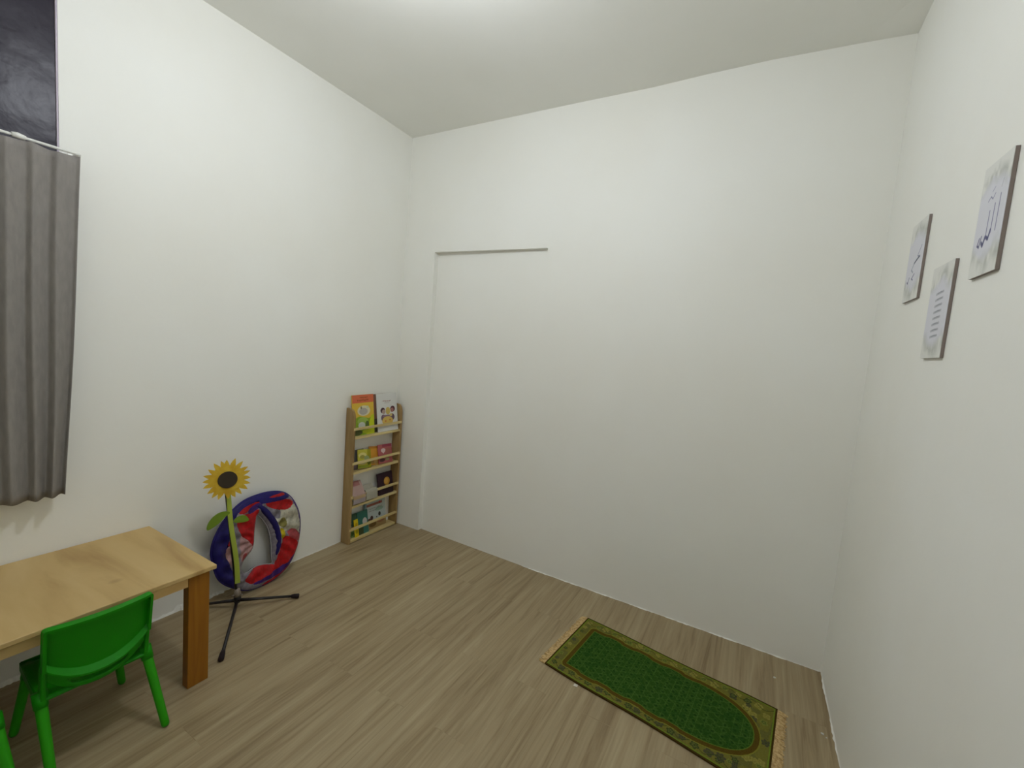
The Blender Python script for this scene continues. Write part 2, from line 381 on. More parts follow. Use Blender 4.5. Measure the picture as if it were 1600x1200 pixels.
# ------------------------------------------------------------------ table
tb = thing('table', 'low pale pine table pushed against the left wall under the curtain', 'table', (.3, -2.25, 0))
def loc(x, y, z=0): return (x-.3, y+2.25, z)
bm = bmesh.new(); box(bm, -.296, .303, -.6, .603, .482, .5); bev(obj('tabletop', bm, M['pine_top'], tb), .003, 3)
bm = bmesh.new(); box(bm, .268, .286, -.52, .505, .440, .4818); obj('apron', bm, M['pine_edge'], tb)
bm = bmesh.new(); box(bm, -.28, -.262, -.52, .505, .440, .4818); obj('apron', bm, M['pine_edge'], tb)
bm = bmesh.new(); box(bm, -.2395, .2455, .545, .563, .440, .4818); obj('apron', bm, M['pine_edge'], tb)
for sx, sy in ((1, 1), (1, -1), (-1, 1), (-1, -1)):
    bm = bmesh.new()
    x0, x1 = (.246, .2885) if sx > 0 else (-.2825, -.24)
    y0, y1 = (.506, .583) if sy > 0 else (-.58, -.5205)
    box(bm, x0, x1, y0, y1, 0, .4818); bev(obj('leg', bm, M['pine_leg'], tb), .002)

# ------------------------------------------------------------------ green chairs
def make_chair(label):
    t = thing('chair', label, 'chair', (0, 0, 0), 0, 'green plastic chairs at the table')
    # local frame : chair faces -x, origin on the floor under the seat's middle; x back = +
    hw = .139
    # seat
    bm = bmesh.new(); nx_, ny_ = 14, 14; top = []
    for i in range(nx_+1):
        row = []
        for j in range(ny_+1):
            u = i/nx_; v = j/ny_*2-1
            x = -.165+u*.275; w = hw*(1-.06*(1-u)) ; y = v*w
            z = .272-.012*(1-v*v)*math.sin(PI*min(1, u*1.05)) - .02*max(0, (.15-u)/.15)**2
            row.append(bm.verts.new((x, y, z)))
        top.append(row)
    for i in range(nx_):
        for j in range(ny_): bm.faces.new((top[i][j], top[i+1][j], top[i+1][j+1], top[i][j+1]))
    s = obj('seat', bm, M['green_plastic'], t, smooth=True); md = s.modifiers.new('t', 'SOLIDIFY'); md.thickness = .009; md.offset = -1
    # seat skirt
    bm = bmesh.new()
    ring_ = [(-.168, -.128), (-.168, .128), (.110, .139), (.110, -.139)]
    for (a, b_) in ((ring_[0], ring_[1]), (ring_[1], ring_[2]), (ring_[3], ring_[0])):
        d = Vector((b_[0]-a[0], b_[1]-a[1], 0)).normalized(); nn = Vector((d.y, -d.x, 0))*.004
        lo = [(a[0]-nn.x, a[1]-nn.y, .236), (b_[0]-nn.x, b_[1]-nn.y, .236), (b_[0]+nn.x, b_[1]+nn.y, .236), (a[0]+nn.x, a[1]+nn.y, .236)]
        hexa(bm, lo, [(p[0], p[1], .266) for p in lo])
    obj('seat_rim', bm, M['green_plastic'], t)
    # backrest : one shell, recessed upper panel, ledge, curved lower apron with a slot
    def bx(z): return .094+.15*(z-.26)          # lean of the back
    def curve(y): return .022*(1-(y/hw)**2)     # concave plan: middle further back
    def edge_low(y): return .306+.070*(abs(y)/hw)**2.2
    def P(y, z, off=0): return Vector((bx(z)+curve(y)+off, y, z))
    ny_, zt = 44, .520
    bm = bmesh.new()
    # lower apron bottom and slot
    def low(y): return .262+.085*(abs(y)/hw)**2.4
    cols = [-hw+2*hw*i/ny_ for i in range(ny_+1)]
    zs_n = 48
    vv = {}
    for i, y in enumerate(cols):
        for k in range(zs_n+1):
            z = low(y)+(zt-low(y))*k/zs_n
            yy = y
            # rounded top corners
            r = .010; dz = z-(zt-r); dy = abs(y)-(hw-r)
            if dz > 0 and dy > 0:
                L_ = math.hypot(dz, dy); 
                if L_ > r: z = zt-r+dz*r/L_; yy = math.copysign(hw-r+dy*r/L_, y)
            vv[i, k] = bm.verts.new(P(yy, z))
    for i in range(ny_):
        for k in range(zs_n):
            y = (cols[i]+cols[i+1])/2; z = low(y)+(zt-low(y))*(k+.5)/zs_n
            c = edge_low(y)-.018
            if abs(y) < .074*(1-((z-c)/.03)**2) and abs(z-c) < .0115: continue      # the hand slot
            bm.faces.new((vv[i, k], vv[i+1, k], vv[i+1, k+1], vv[i, k+1]))
    o = obj('backrest', bm, M['green_plastic'], t, smooth=True); md = o.modifiers.new('t', 'SOLIDIFY'); md.thickness = .007; md.offset = 0
    # rim around the upper panel (top, sides, curved ledge)
    bm = bmesh.new()
    def strip(path, wd, dp):
        """path of (y,z); wd in-plane width inward; dp depth backwards"""
        pr_ = []
        for (y, z), (iy, iz) in path:
            a = P(y, z, .002); b_ = P(iy, iz, .002)
            pr_.append([bm.verts.new(a), bm.verts.new(b_), bm.verts.new(b_+Vector((dp, 0, 0))), bm.verts.new(a+Vector((dp, 0, 0)))])
        for i in range(len(pr_)-1):
            for k in range(4): bm.faces.new((pr_[i][k], pr_[i][(k+1) % 4], pr_[i+1][(k+1) % 4], pr_[i+1][k]))
        bm.faces.new(pr_[0][::-1]); bm.faces.new(pr_[-1])
    path = []
    for k in range(9): z = .372+(zt-.012-.372)*k/8; path.append(((hw, z), (hw-.009, z)))
    for k in range(1, 6):
        a = PI/2*k/6; path.append(((hw-.010+.010*math.cos(a), zt-.010+.010*math.sin(a)), (hw-.010+.001*math.cos(a), zt-.010+.001*math.sin(a))))
    for k in range(21): y = (hw-.010)*(1-2*k/20); path.append(((y, zt), (y, zt-.010)))
    for k in range(1, 6):
        a = PI/2+PI/2*k/6; path.append(((-hw+.010+.010*math.cos(a), zt-.010+.010*math.sin(a)), (-hw+.010+.001*math.cos(a), zt-.010+.001*math.sin(a))))
    for k in range(9): z = zt-.012-(zt-.012-.372)*k/8; path.append(((-hw, z), (-hw+.009, z)))
    strip(path, 0, .020)
    obj('back_rim', bm, M['green_plastic'], t, smooth=False)
    bm = bmesh.new(); pr_ = []
    for k in range(37):
        y = -hw+2*hw*k/36; z = edge_low(y)+.012; tp_ = 1-.25*(abs(y)/hw)**6
        pr_.append([bm.verts.new(P(y, z+.017, .0032)), bm.verts.new(P(y, z-.002, .0225*tp_)), bm.verts.new(P(y, z-.009, .0225*tp_)), bm.verts.new(P(y, z-.012, .0032))])
    for i in range(36):
        for k in range(4): bm.faces.new((pr_[i][k], pr_[i][(k+1) % 4], pr_[i+1][(k+1) % 4], pr_[i+1][k]))
    bm.faces.new(pr_[0][::-1]); bm.faces.new(pr_[-1])
    obj('back_ledge', bm, M['green_plastic'], t)
    # side arms joining back and seat
    for s_ in (-1, 1):
        bm = bmesh.new()
        a = [(.070, s_*hw, .240), (.108, s_*hw, .240), (.108, s_*(hw-.014), .240), (.070, s_*(hw-.014), .240)]
        b_ = [(bx(.385)-.012, s_*hw, .385), (bx(.385)+.012, s_*hw, .385), (bx(.385)+.012, s_*(hw-.012), .385), (bx(.385)-.012, s_*(hw-.012), .385)]
        hexa(bm, a, b_); bev(obj('side_arm', bm, M['green_plastic'], t), .003)
    # legs
    for nm, tp, ft in (('r', (.085, .136, .285), (.190, .165, .004)), ('l', (.085, -.136, .285), (.190, -.130, .004)), ('fr', (-.135, .112, .262), (-.172, .150, .004)), ('fl', (-.135, -.112, .262), (-.172, -.150, .004))):
        bm = bmesh.new(); tp, ft = Vector(tp), Vector(ft)
        tube(bm, [tp, tp.lerp(ft, .15), tp.lerp(ft, .6), tp.lerp(ft, .97), ft], [.0165, .0155, .0138, .0128, .010], 16)
        obj('leg', bm, M['green_plastic_leg'], t, smooth=True)
        bm2 = bmesh.new(); d = (ft-tp).normalized()
        tube(bm2, [tp-d*.003, tp+d*.045], [.0195, .0180], 16); obj('leg_socket', bm2, M['green_plastic'], t, smooth=True)
    return t
def dup(root, location, rz, label):
    r = root.copy(); C.objects.link(r); r.location = location; r.rotation_euler = (0, 0, rz); r['label'] = label
    for ch in list(root.children):
        c = ch.copy(); C.objects.link(c); c.parent = r
    return r
CH = make_chair('small green plastic chair nearest the end of the table, backrest fully seen')
CH.location = (.515, -2.028, 0); CH.rotation_euler = (0, 0, math.radians(-2))
dup(CH, (.515, -2.40, 0), math.radians(-1), 'green plastic chair cut off by the lower left corner, only a leg showing')

# ------------------------------------------------------------------ bookshelf
sh = thing('bookshelf', 'narrow pine wall rack of four tiers standing in the far corner', 'bookshelf', (.045, -.272, 0))
SY0, SY1, SD = -.238, .238, .0805       # local y limits, depth of the sides from the wall (world x .003 .. .0835)
def side_poly():
    p = [(0.004, 0), (.0835, 0), (.0835, .885)]
    for k in range(1, 9):
        a = k/8; p.append((.0835-.040*a**2.2-.0, .885+.085*math.sin(a*PI/2)))
    p.append((.004, .975)); return p
for y in (SY0, SY1-.018):
    bm = bmesh.new(); prism(bm, side_poly(), (-.045, y, 0), (1, 0, 0), (0, 0, 1), (0, .018, 0))
    bev(obj('side_panel', bm, M['shelf_wood'], sh), .0015)
TZ = [.767, .5145, .268, .0145]; UZ = [.831, .585, .341, .1025]
for k, z in enumerate(TZ):
    bm = bmesh.new(); box(bm, -.039, .0375, SY0+.018, SY1-.018, z-.008, z+.008); bev(obj('shelf_board', bm, M['shelf_rail'], sh), .001)
for k, z in enumerate(UZ):
    bm = bmesh.new(); box(bm, .0285, .0395, SY0+.004, SY1-.004, z-.009, z+.009); bev(obj('front_rail', bm, M['shelf_rail'], sh), .0015)
for s_ in (-1,):
    bm = bmesh.new()
    for (y, z) in ((SY0-.0006, .94), (SY0-.0006, .78), (SY0-.0006, .60)):
        pass
    bm.free()

# ------------------------------------------------------------------ books
GB = 'picture books on the corner rack'
def book(name, label, y0, y1, z0, h, thick, cover, prints, xb=.066, xt=.030, roll=0, pages=True, group=GB, top_x=None):
    """front face leans from x=xb at the foot to x=xt at the head"""
    w = y1-y0
    up = Vector((xt-xb, 0, h)).normalized(); hh = h
    rt = Vector((0, 1, 0)); nn = rt.cross(up).normalized()
    R = Matrix.Rotation(roll, 3, nn)
    u = R @ rt; v = R @ up
    o_ = Vector((xb, y0, z0))
    if roll > 0: o_ += Vector((0, 0, 0))
    # keep the lowest corner on the shelf board
    low = min((o_ + u*w*a + v*hh*b_ - nn*thick*c).z for a in (0, 1) for b_ in (0, 1) for c in (0, 1))
    o_.z += z0-low
    t = thing(name, label, 'book', o_, 0, group)
    bm = bmesh.new()
    ct = .0012
    prism(bm, [(0, 0), (w, 0), (w, hh), (0, hh)], (0, 0, 0), u, v, -nn*ct)
    prism(bm, [(0, 0), (w, 0), (w, hh), (0, hh)], -nn*(thick-ct), u, v, -nn*ct)
    prism(bm, [(0, 0), (ct, 0), (ct, hh), (0, hh)], -nn*ct, u, v, -nn*(thick-2*ct))
    bev(obj('cover', bm, cover, t), .0004, 1)
    if thick > .004:
        bm = bmesh.new(); prism(bm, [(ct, .002), (w-.002, .002), (w-.002, hh-.002), (ct, hh-.002)], -nn*ct, u, v, -nn*(thick-2*ct)); obj('pages', bm, plain('page_paper', 222, 218, 205), t)
    if prints:
        bm = bmesh.new(); mats = []
        for q, (poly, col) in enumerate([(R_(.012, .012, .988, .988), None)]+list(prints)):
            m = plain('print_%d_%d_%d' % col, *col) if col else cover
            if m not in mats: mats.append(m)
            a = nn*(.00005+.00004*q)
            vs = [bm.verts.new(u*p[0]*w+v*p[1]*hh+a) for p in poly]
            f = bm.faces.new(vs); f.material_index = mats.index(m)
        obj('cover_print', bm, mats, t)
    return t
def R_(x0, y0, x1, y1): return [(x0, y0), (x1, y0), (x1, y1), (x0, y1)]
def blobs(y, x0, x1, n_, s, col, seed=1):
    rnd = random.Random(seed); out = []
    for i in range(n_):
        x = x0+(x1-x0)*(i+.5)/n_; out.append((ell(x+rnd.uniform(-.004, .004), y+rnd.uniform(-.006, .006), (x1-x0)/n_*.40, s*rnd.uniform(.7, 1), 7, rnd.uniform(0, 1)), col))
    return out
Z1, Z2, Z3, Z4 = .7752, .5227, .2762, .0227
# --- first tier
book('book', 'tall picture book with orange band over yellow and green, top tier left', -.488, -.294, Z1, .288, .008, plain('book_yellow', 214, 178, 62),
     [(R_(0, .80, 1, 1), (206, 106, 70))] + blobs(.93, .34, .72, 7, .022, (150, 80, 40), 2) + blobs(.865, .22, .76, 9, .026, (146, 74, 38), 3) +
     [(ell(.52, .60, .30, .13, 22), (214, 206, 170)), (ell(.50, .585, .20, .085, 22), (172, 166, 158)), (ell(.40, .68, .04, .035, 10), (120, 112, 80)), (ell(.70, .68, .06, .04, 10), (196, 200, 160)),
      ([(.0, .0), (1, 0), (1, .47), (.75, .40), (.30, .47), (0, .40)], (130, 160, 36)), ([(.60, 0), (1, 0), (1, .50), (.85, .46)], (190, 200, 30)), (ell(.45, .34, .25, .10, 16), (150, 176, 80)),
      (ell(.40, .24, .16, .085, 18), (196, 200, 190)), (ell(.66, .24, .09, .10, 14, .4), (84, 104, 50)), (ell(.20, .07, .22, .07, 14), (84, 92, 46)), (ell(.62, .08, .2, .05, 14), (176, 186, 40))], xb=.060, xt=.026)
book('book', 'reddish-brown book mostly hidden behind the white children book, top tier', -.300, -.180, Z1, .282, .006, plain('book_brown', 138, 100, 82),
     [(R_(0, 0, 1, .35), (78, 74, 60))], xb=.045, xt=.014)
book('book', 'white book with three cartoon children on its cover, top tier right', -.266, -.060, Z1, .285, .007, plain('book_white', 214, 214, 210),
     blobs(.80, .28, .70, 9, .016, (150, 84, 78), 5) + [(R_(.36, .745, .62, .755), (170, 160, 150)),
      (ell(.27, .555, .115, .075, 18), (78, 52, 58)), (ell(.31, .52, .085, .06, 16), (176, 150, 138)), (ell(.76, .575, .12, .08, 18), (88, 50, 58)), (ell(.73, .545, .08, .06, 16), (160, 110, 104)),
      (ell(.52, .535, .115, .10, 18), (200, 176, 96)), (ell(.28, .36, .11, .09, 16), (112, 90, 104)), (ell(.72, .36, .12, .09, 16), (112, 90, 104)), (R_(.26, .37, .72, .43), (136, 112, 124)), (ell(.66, .42, .07, .04, 12), (206, 186, 116)),
      (ell(.48, .27, .27, .12, 22), (206, 176, 92)), (ell(.38, .27, .05, .02, 10), (190, 116, 66)), (ell(.60, .29, .05, .02, 10), (190, 116, 66))], xb=.070, xt=.028)
# --- second tier
book('book', 'dark slate book peeking out behind the yellow-green one, second tier', -.476, -.352, Z2, .140, .005, plain('book_slate', 92, 90, 84),
     [(ell(.12, .50, .10, .14, 12), (170, 150, 120)), (R_(0, .0, .4, .32), (112, 98, 98))], xb=.044, xt=.016)
book('book', 'small yellow-green picture book at the left of the second tier', -.436, -.316, Z2, .134, .005, plain('book_yellowgreen', 190, 182, 66),
     [(R_(.72, 0, 1, 1), (150, 144, 28)), (ell(.36, .68, .30, .16, 18), (216, 206, 130)), (ell(.34, .60, .2, .10, 16), (160, 152, 70)), (ell(.66, .52, .2, .14, 14), (150, 160, 110)), (ell(.36, .30, .3, .11, 16), (196, 186, 128)),
      (ell(.82, .30, .13, .17, 12), (110, 116, 24)), (R_(.02, .02, .8, .15), (136, 146, 40))], xb=.066, xt=.034, roll=-.10)
book('book', 'amber orange picture book between the yellow-green and pink ones', -.322, -.226, Z2, .138, .005, plain('book_amber', 206, 146, 50),
     [(R_(0, .88, 1, 1), (176, 116, 40)), (ell(.92, .78, .12, .14, 12), (214, 150, 110)), (ell(.35, .18, .2, .12, 12), (150, 120, 66)), (ell(.7, .14, .2, .12, 12), (182, 148, 88))], xb=.053, xt=.022, roll=-.12)
book('book', 'dusty pink book with a white heart, second tier', -.240, -.100, Z2, .142, .006, plain('book_pink', 170, 92, 92),
     [(R_(.3, .86, 1, 1), (146, 62, 80)), (ell(.36, .68, .17, .11, 18), (214, 190, 186)), ([(.22, .64), (.5, .64), (.36, .50)], (214, 190, 186)), (ell(.70, .62, .2, .16, 14), (158, 96, 84)),
      (ell(.25, .17, .20, .10, 14), (96, 62, 62)), (ell(.62, .19, .15, .07, 14), (156, 160, 110)), (R_(.0, .30, 1, .38), (184, 98, 72))], xb=.067, xt=.036, roll=-.05)
# --- third tier
book('book', 'dark aubergine book with a golden oval, third tier right', -.224, -.072, Z3, .165, .010, plain('book_aubergine', 46, 24, 34),
     [(ell(.60, .58, .20, .19, 26), (176, 128, 44)), (ell(.56, .60, .13, .13, 22), (196, 150, 66))], xb=.068, xt=.036)
def leaflet(label, y0, y1, top, base, prints):
    """a limp sheet hung over the rail of the third tier : wall side up, front flap down"""
    prof = [(.022, top), (.045, top-.030), (.070, .362), (.0795, .3520), (.0862, .3505), (.0882, .344), (.0888, .320), (.0884, base)]
    bm = bmesh.new(); nseg = 12; rows = []
    lens = [0]
    for a, b_ in zip(prof, prof[1:]): lens.append(lens[-1]+math.hypot(b_[0]-a[0], b_[1]-a[1]))
    yc = (y0+y1)/2
    for (x, z) in prof:
        rows.append([bm.verts.new((x-.045+.0006*math.sin(i*1.3), y0+(y1-y0)*i/nseg-yc, z-top)) for i in range(nseg+1)])
    for j in range(len(prof)-1):
        for i in range(nseg): bm.faces.new((rows[j][i], rows[j][i+1], rows[j+1][i+1], rows[j+1][i]))
    mats = [plain('leaf_%d_%d_%d' % c, *c) for _, c in prints]
    bm.faces.ensure_lookup_table()
    for f in bm.faces:
        c = f.calc_center_median(); s_ = (0-c.z)/(top-base); uu = (c.y+yc-y0)/(y1-y0)
        for k, ((a0, b0, a1, b1), col) in enumerate(prints):
            if a0 <= uu <= a1 and b0 <= s_ <= b1: f.material_index = k
    o = obj('leaflet', bm, mats, loc=(.045, yc, top)); md = o.modifiers.new('t', 'SOLIDIFY'); md.thickness = .0008; md.offset = 1
    return tag(o, label, 'leaflet', 'leaflets over the third rail')
leaflet('pale pink leaflet with a small face, hung over the third rail', -.486, -.376, .432, .287,
        [((0, 0, 1, 1), (176, 148, 140)), ((0, 0, .85, .26), (160, 108, 106)), ((0, .78, 1, 1), (158, 148, 150)), ((0, .60, 1, .78), (180, 154, 118)), ((.25, .36, .5, .5), (96, 66, 56))])
leaflet('blank whitish leaflet hung over the third rail beside the pink one', -.368, -.262, .382, .288, [((0, 0, 1, 1), (168, 164, 148))])
# --- fourth tier
book('book', 'dark green picture book at the left end of the bottom tier', -.486, -.392, Z4, .165, .005, plain('book_green', 66, 96, 74),
     [(R_(0, 0, 1, .34), (126, 146, 84)), (ell(.3, .16, .25, .1, 12), (76, 104, 50)), (ell(.2, .42, .12, .10, 12), (140, 70, 44)), (ell(.5, .38, .12, .08, 10), (196, 130, 40)), (ell(.25, .62, .2, .08, 10), (120, 130, 110)), (R_(.30, .30, .38, .52), (206, 200, 170))], xb=.054, xt=.022)
book('book', 'thin bright yellow book standing in front on the bottom tier', -.436, -.400, Z4, .128, .005, plain('book_brightyellow', 214, 190, 24),
     [(ell(.5, .72, .34, .10, 12), (190, 156, 16)), (ell(.5, .30, .34, .12, 12), (170, 160, 24))], xb=.069, xt=.052, roll=.05)
book('book', 'teal book with a round white badge on the bottom tier', -.398, -.300, Z4, .168, .005, plain('book_teal', 52, 104, 92),
     [(ell(.68, .52, .22, .16, 22), (196, 190, 186)), (R_(0, .0, .5, .30), (70, 84, 50)), (R_(.5, .0, 1, .30), (66, 124, 112))], xb=.060, xt=.030)
book('book', 'large pale blue book with red title on the bottom tier', -.322, -.112, Z4, .205, .007, plain('book_paleblue', 176, 186, 184),
     [(R_(0, 0, .04, 1), (76, 112, 118)), (R_(.04, .25, .12, 1), (130, 150, 158)), (R_(.12, .84, .86, .93), (150, 92, 78)), (ell(.74, .90, .05, .04, 10), (176, 60, 56))] + blobs(.745, .2, .84, 10, .018, (120, 116, 112), 8) + blobs(.66, .2, .8, 9, .016, (130, 116, 110), 9) +
     [(ell(.32, .40, .07, .09, 12), (78, 56, 52)), (ell(.20, .36, .08, .05, 12), (92, 64, 56)), (ell(.70, .46, .06, .08, 12), (58, 58, 50)), (ell(.56, .38, .03, .03, 8), (80, 80, 70)), (ell(.7, .66, .2, .07, 14), (140, 164, 150)),
      (R_(0, 0, 1, .28), (160, 134, 88)), (ell(.35, .16, .18, .10, 12), (108, 84, 44)), (ell(.75, .20, .18, .07, 12), (150, 106, 76))], xb=.046, xt=.016)

# ------------------------------------------------------------------ sunflower decoration on its stand
sf = thing('sunflower_decoration', 'cut-out sunflower on a black tripod stand beside the table', 'decoration', (.215, -1.345, 0))
O = Vector((.215, -1.345, 0))
def L3(x, y, z): return (x-O.x, y-O.y, z)
hub = Vector(L3(.215, -1.343, .062))
topz = .70
pole_top = Vector(L3(.200, -1.404, .66)); pole_bot = Vector(L3(.213, -1.345, .07))
bm = bmesh.new(); tube(bm, [pole_bot, pole_bot.lerp(pole_top, .5), pole_top], .0065, 12); obj('pole', bm, M['black'], sf, smooth=True)
bm = bmesh.new(); tube(bm, [hub+Vector((0, 0, -.022)), hub+Vector((0, 0, .0)), hub+Vector((0, 0, .012))], [.015, .018, .014], 16); obj('hub', bm, M['black'], sf, smooth=True)
bm = bmesh.new(); tube(bm, [hub+Vector((0, 0, .013)), hub+Vector((.0, -.001, .03)), hub+Vector((-.001, -.002, .052))], [.019, .016, .012], 16)
for a in range(3):
    an = a*2.1+.4; tube(bm, [hub+Vector((math.cos(an)*.010, math.sin(an)*.010, .02)), hub+Vector((math.cos(an)*.028, math.sin(an)*.028, .024))], .0045, 8)
obj('collar', bm, M['collar'], sf, smooth=True)
for tip in (L3(.372, -1.098, .0125), L3(.537, -1.590, .0125), L3(.040, -1.455, .0125)):
    tip = Vector(tip); a = hub+Vector((0, 0, -.012)); bm = bmesh.new()
    d = (tip-a).normalized(); b0 = a+d*.012
    tube(bm, [b0, b0.lerp(tip, .3), b0.lerp(tip, .93)], [.0085, .0075, .0068], 12); lg = obj('leg', bm, M['black'], sf, smooth=True)
    bm = bmesh.new(); q = b0.lerp(tip, .87); tube(bm, [q, q.lerp(tip, .4), tip, tip+d*.004], [.0085, .0115, .012, .009], 14); obj('rubber_foot', bm, M['rubber'], lg, smooth=True)
# stem: flat foam strip in front of the pole
FN = Vector((.94, -.34, 0)).normalized(); FU = Vector((.34, .94, 0)).normalized()   # flower faces the room
def ribbon(bm, pts, w0, th):
    vs = []
    for (P_, w_) in pts:
        P_ = Vector(P_); vs.append([bm.verts.new(P_+FU*w_*s_*.5+FN*th*t_*.5) for s_, t_ in ((-1, -1), (1, -1), (1, 1), (-1, 1))])
    for i in range(len(vs)-1):
        for k in range(4): bm.faces.new((vs[i][k], vs[i][(k+1) % 4], vs[i+1][(k+1) % 4], vs[i+1][k]))
    bm.faces.new(vs[0][::-1]); bm.faces.new(vs[-1])
bm = bmesh.new()
sp = []
for k in range(13):
    t_ = k/12; z = .150+(.640-.150)*t_
    off = .012+.002*math.sin(t_*PI*1.3)
    base = pole_bot.lerp(pole_top, (z-.07)/(.66-.07)); p_ = base+FU*(off-.004)+FN*.012+FU*.003*math.sin(t_*7); p_.z = z
    sp.append((p_, .023-.003*t_))
ribbon(bm, sp, .02, .006); bev(obj('stem', bm, plain('lime_foam', 164, 180, 72), sf), .001)
def leaf(pts, nm='leaf'):
    bm = bmesh.new(); prism(bm, smoothpoly(pts, 2), pole_bot.lerp(pole_top, .75)+FN*.016, FU, (0, 0, 1), -FN*.004)
    return obj(nm, bm, plain('leaf_foam', 112, 140, 40), sf)
zc = pole_bot.lerp(pole_top, .75).z
def leafpx(pts):
    # (horizontal metres to the right of the stem, height above the floor)
    return [(a, z-zc) for a, z in pts]
leaf(leafpx([(.004, .548), (-.018, .555), (-.046, .552), (-.072, .533), (-.090, .505), (-.096, .476), (-.089, .468), (-.062, .482), (-.036, .502), (-.016, .528), (.002, .538)]))
leaf(leafpx([(.016, .497), (.034, .513), (.056, .520), (.074, .514), (.086, .498), (.089, .484), (.072, .481), (.044, .481), (.024, .485)]))
# petals and centre
fc = Vector(L3(.222, -1.409, .722))
bm = bmesh.new(); rnd = random.Random(7)
NP = 20
for ly, (n_, r1, a0, off, wd) in enumerate(((NP, .107, 0.0, 0, .0118), (NP, .078, PI/NP, .0028, .0120))):
    for k in range(n_):
        a = 2*PI*k/n_+a0+rnd.uniform(-.06, .06); r = r1*rnd.uniform(.94, 1.03); w_ = wd*rnd.uniform(.92, 1.08)
        prof = [(.030, -w_*.7), (r*.56, -w_), (r*.72, -w_*.96), (r*.86, -w_*.62), (r, rnd.uniform(-.003, .003)), (r*.86, w_*.62), (r*.72, w_*.96), (r*.56, w_), (.030, w_*.7)]
        pts = [(c*math.cos(a)-s_*math.sin(a), c*math.sin(a)+s_*math.cos(a)) for c, s_ in prof]
        prism(bm, pts, fc+FN*(off+.0005*(k % 2)), FU, (0, 0, 1), -FN*.002)
bm_p = noise_mix(mat('yellow_felt', srgb(210, 176, 56), .8, .15), srgb(204, 164, 48), srgb(218, 186, 66), 25)
obj('petals', bm, bm_p, sf)
bm = bmesh.new(); prism(bm, ell(0, 0, .0425, .0425, 40), fc+FN*.0045, FU, (0, 0, 1), FN*.005); bev(obj('flower_center', bm, plain('dark_felt', 66, 58, 48, .9, .1), sf), .0015)

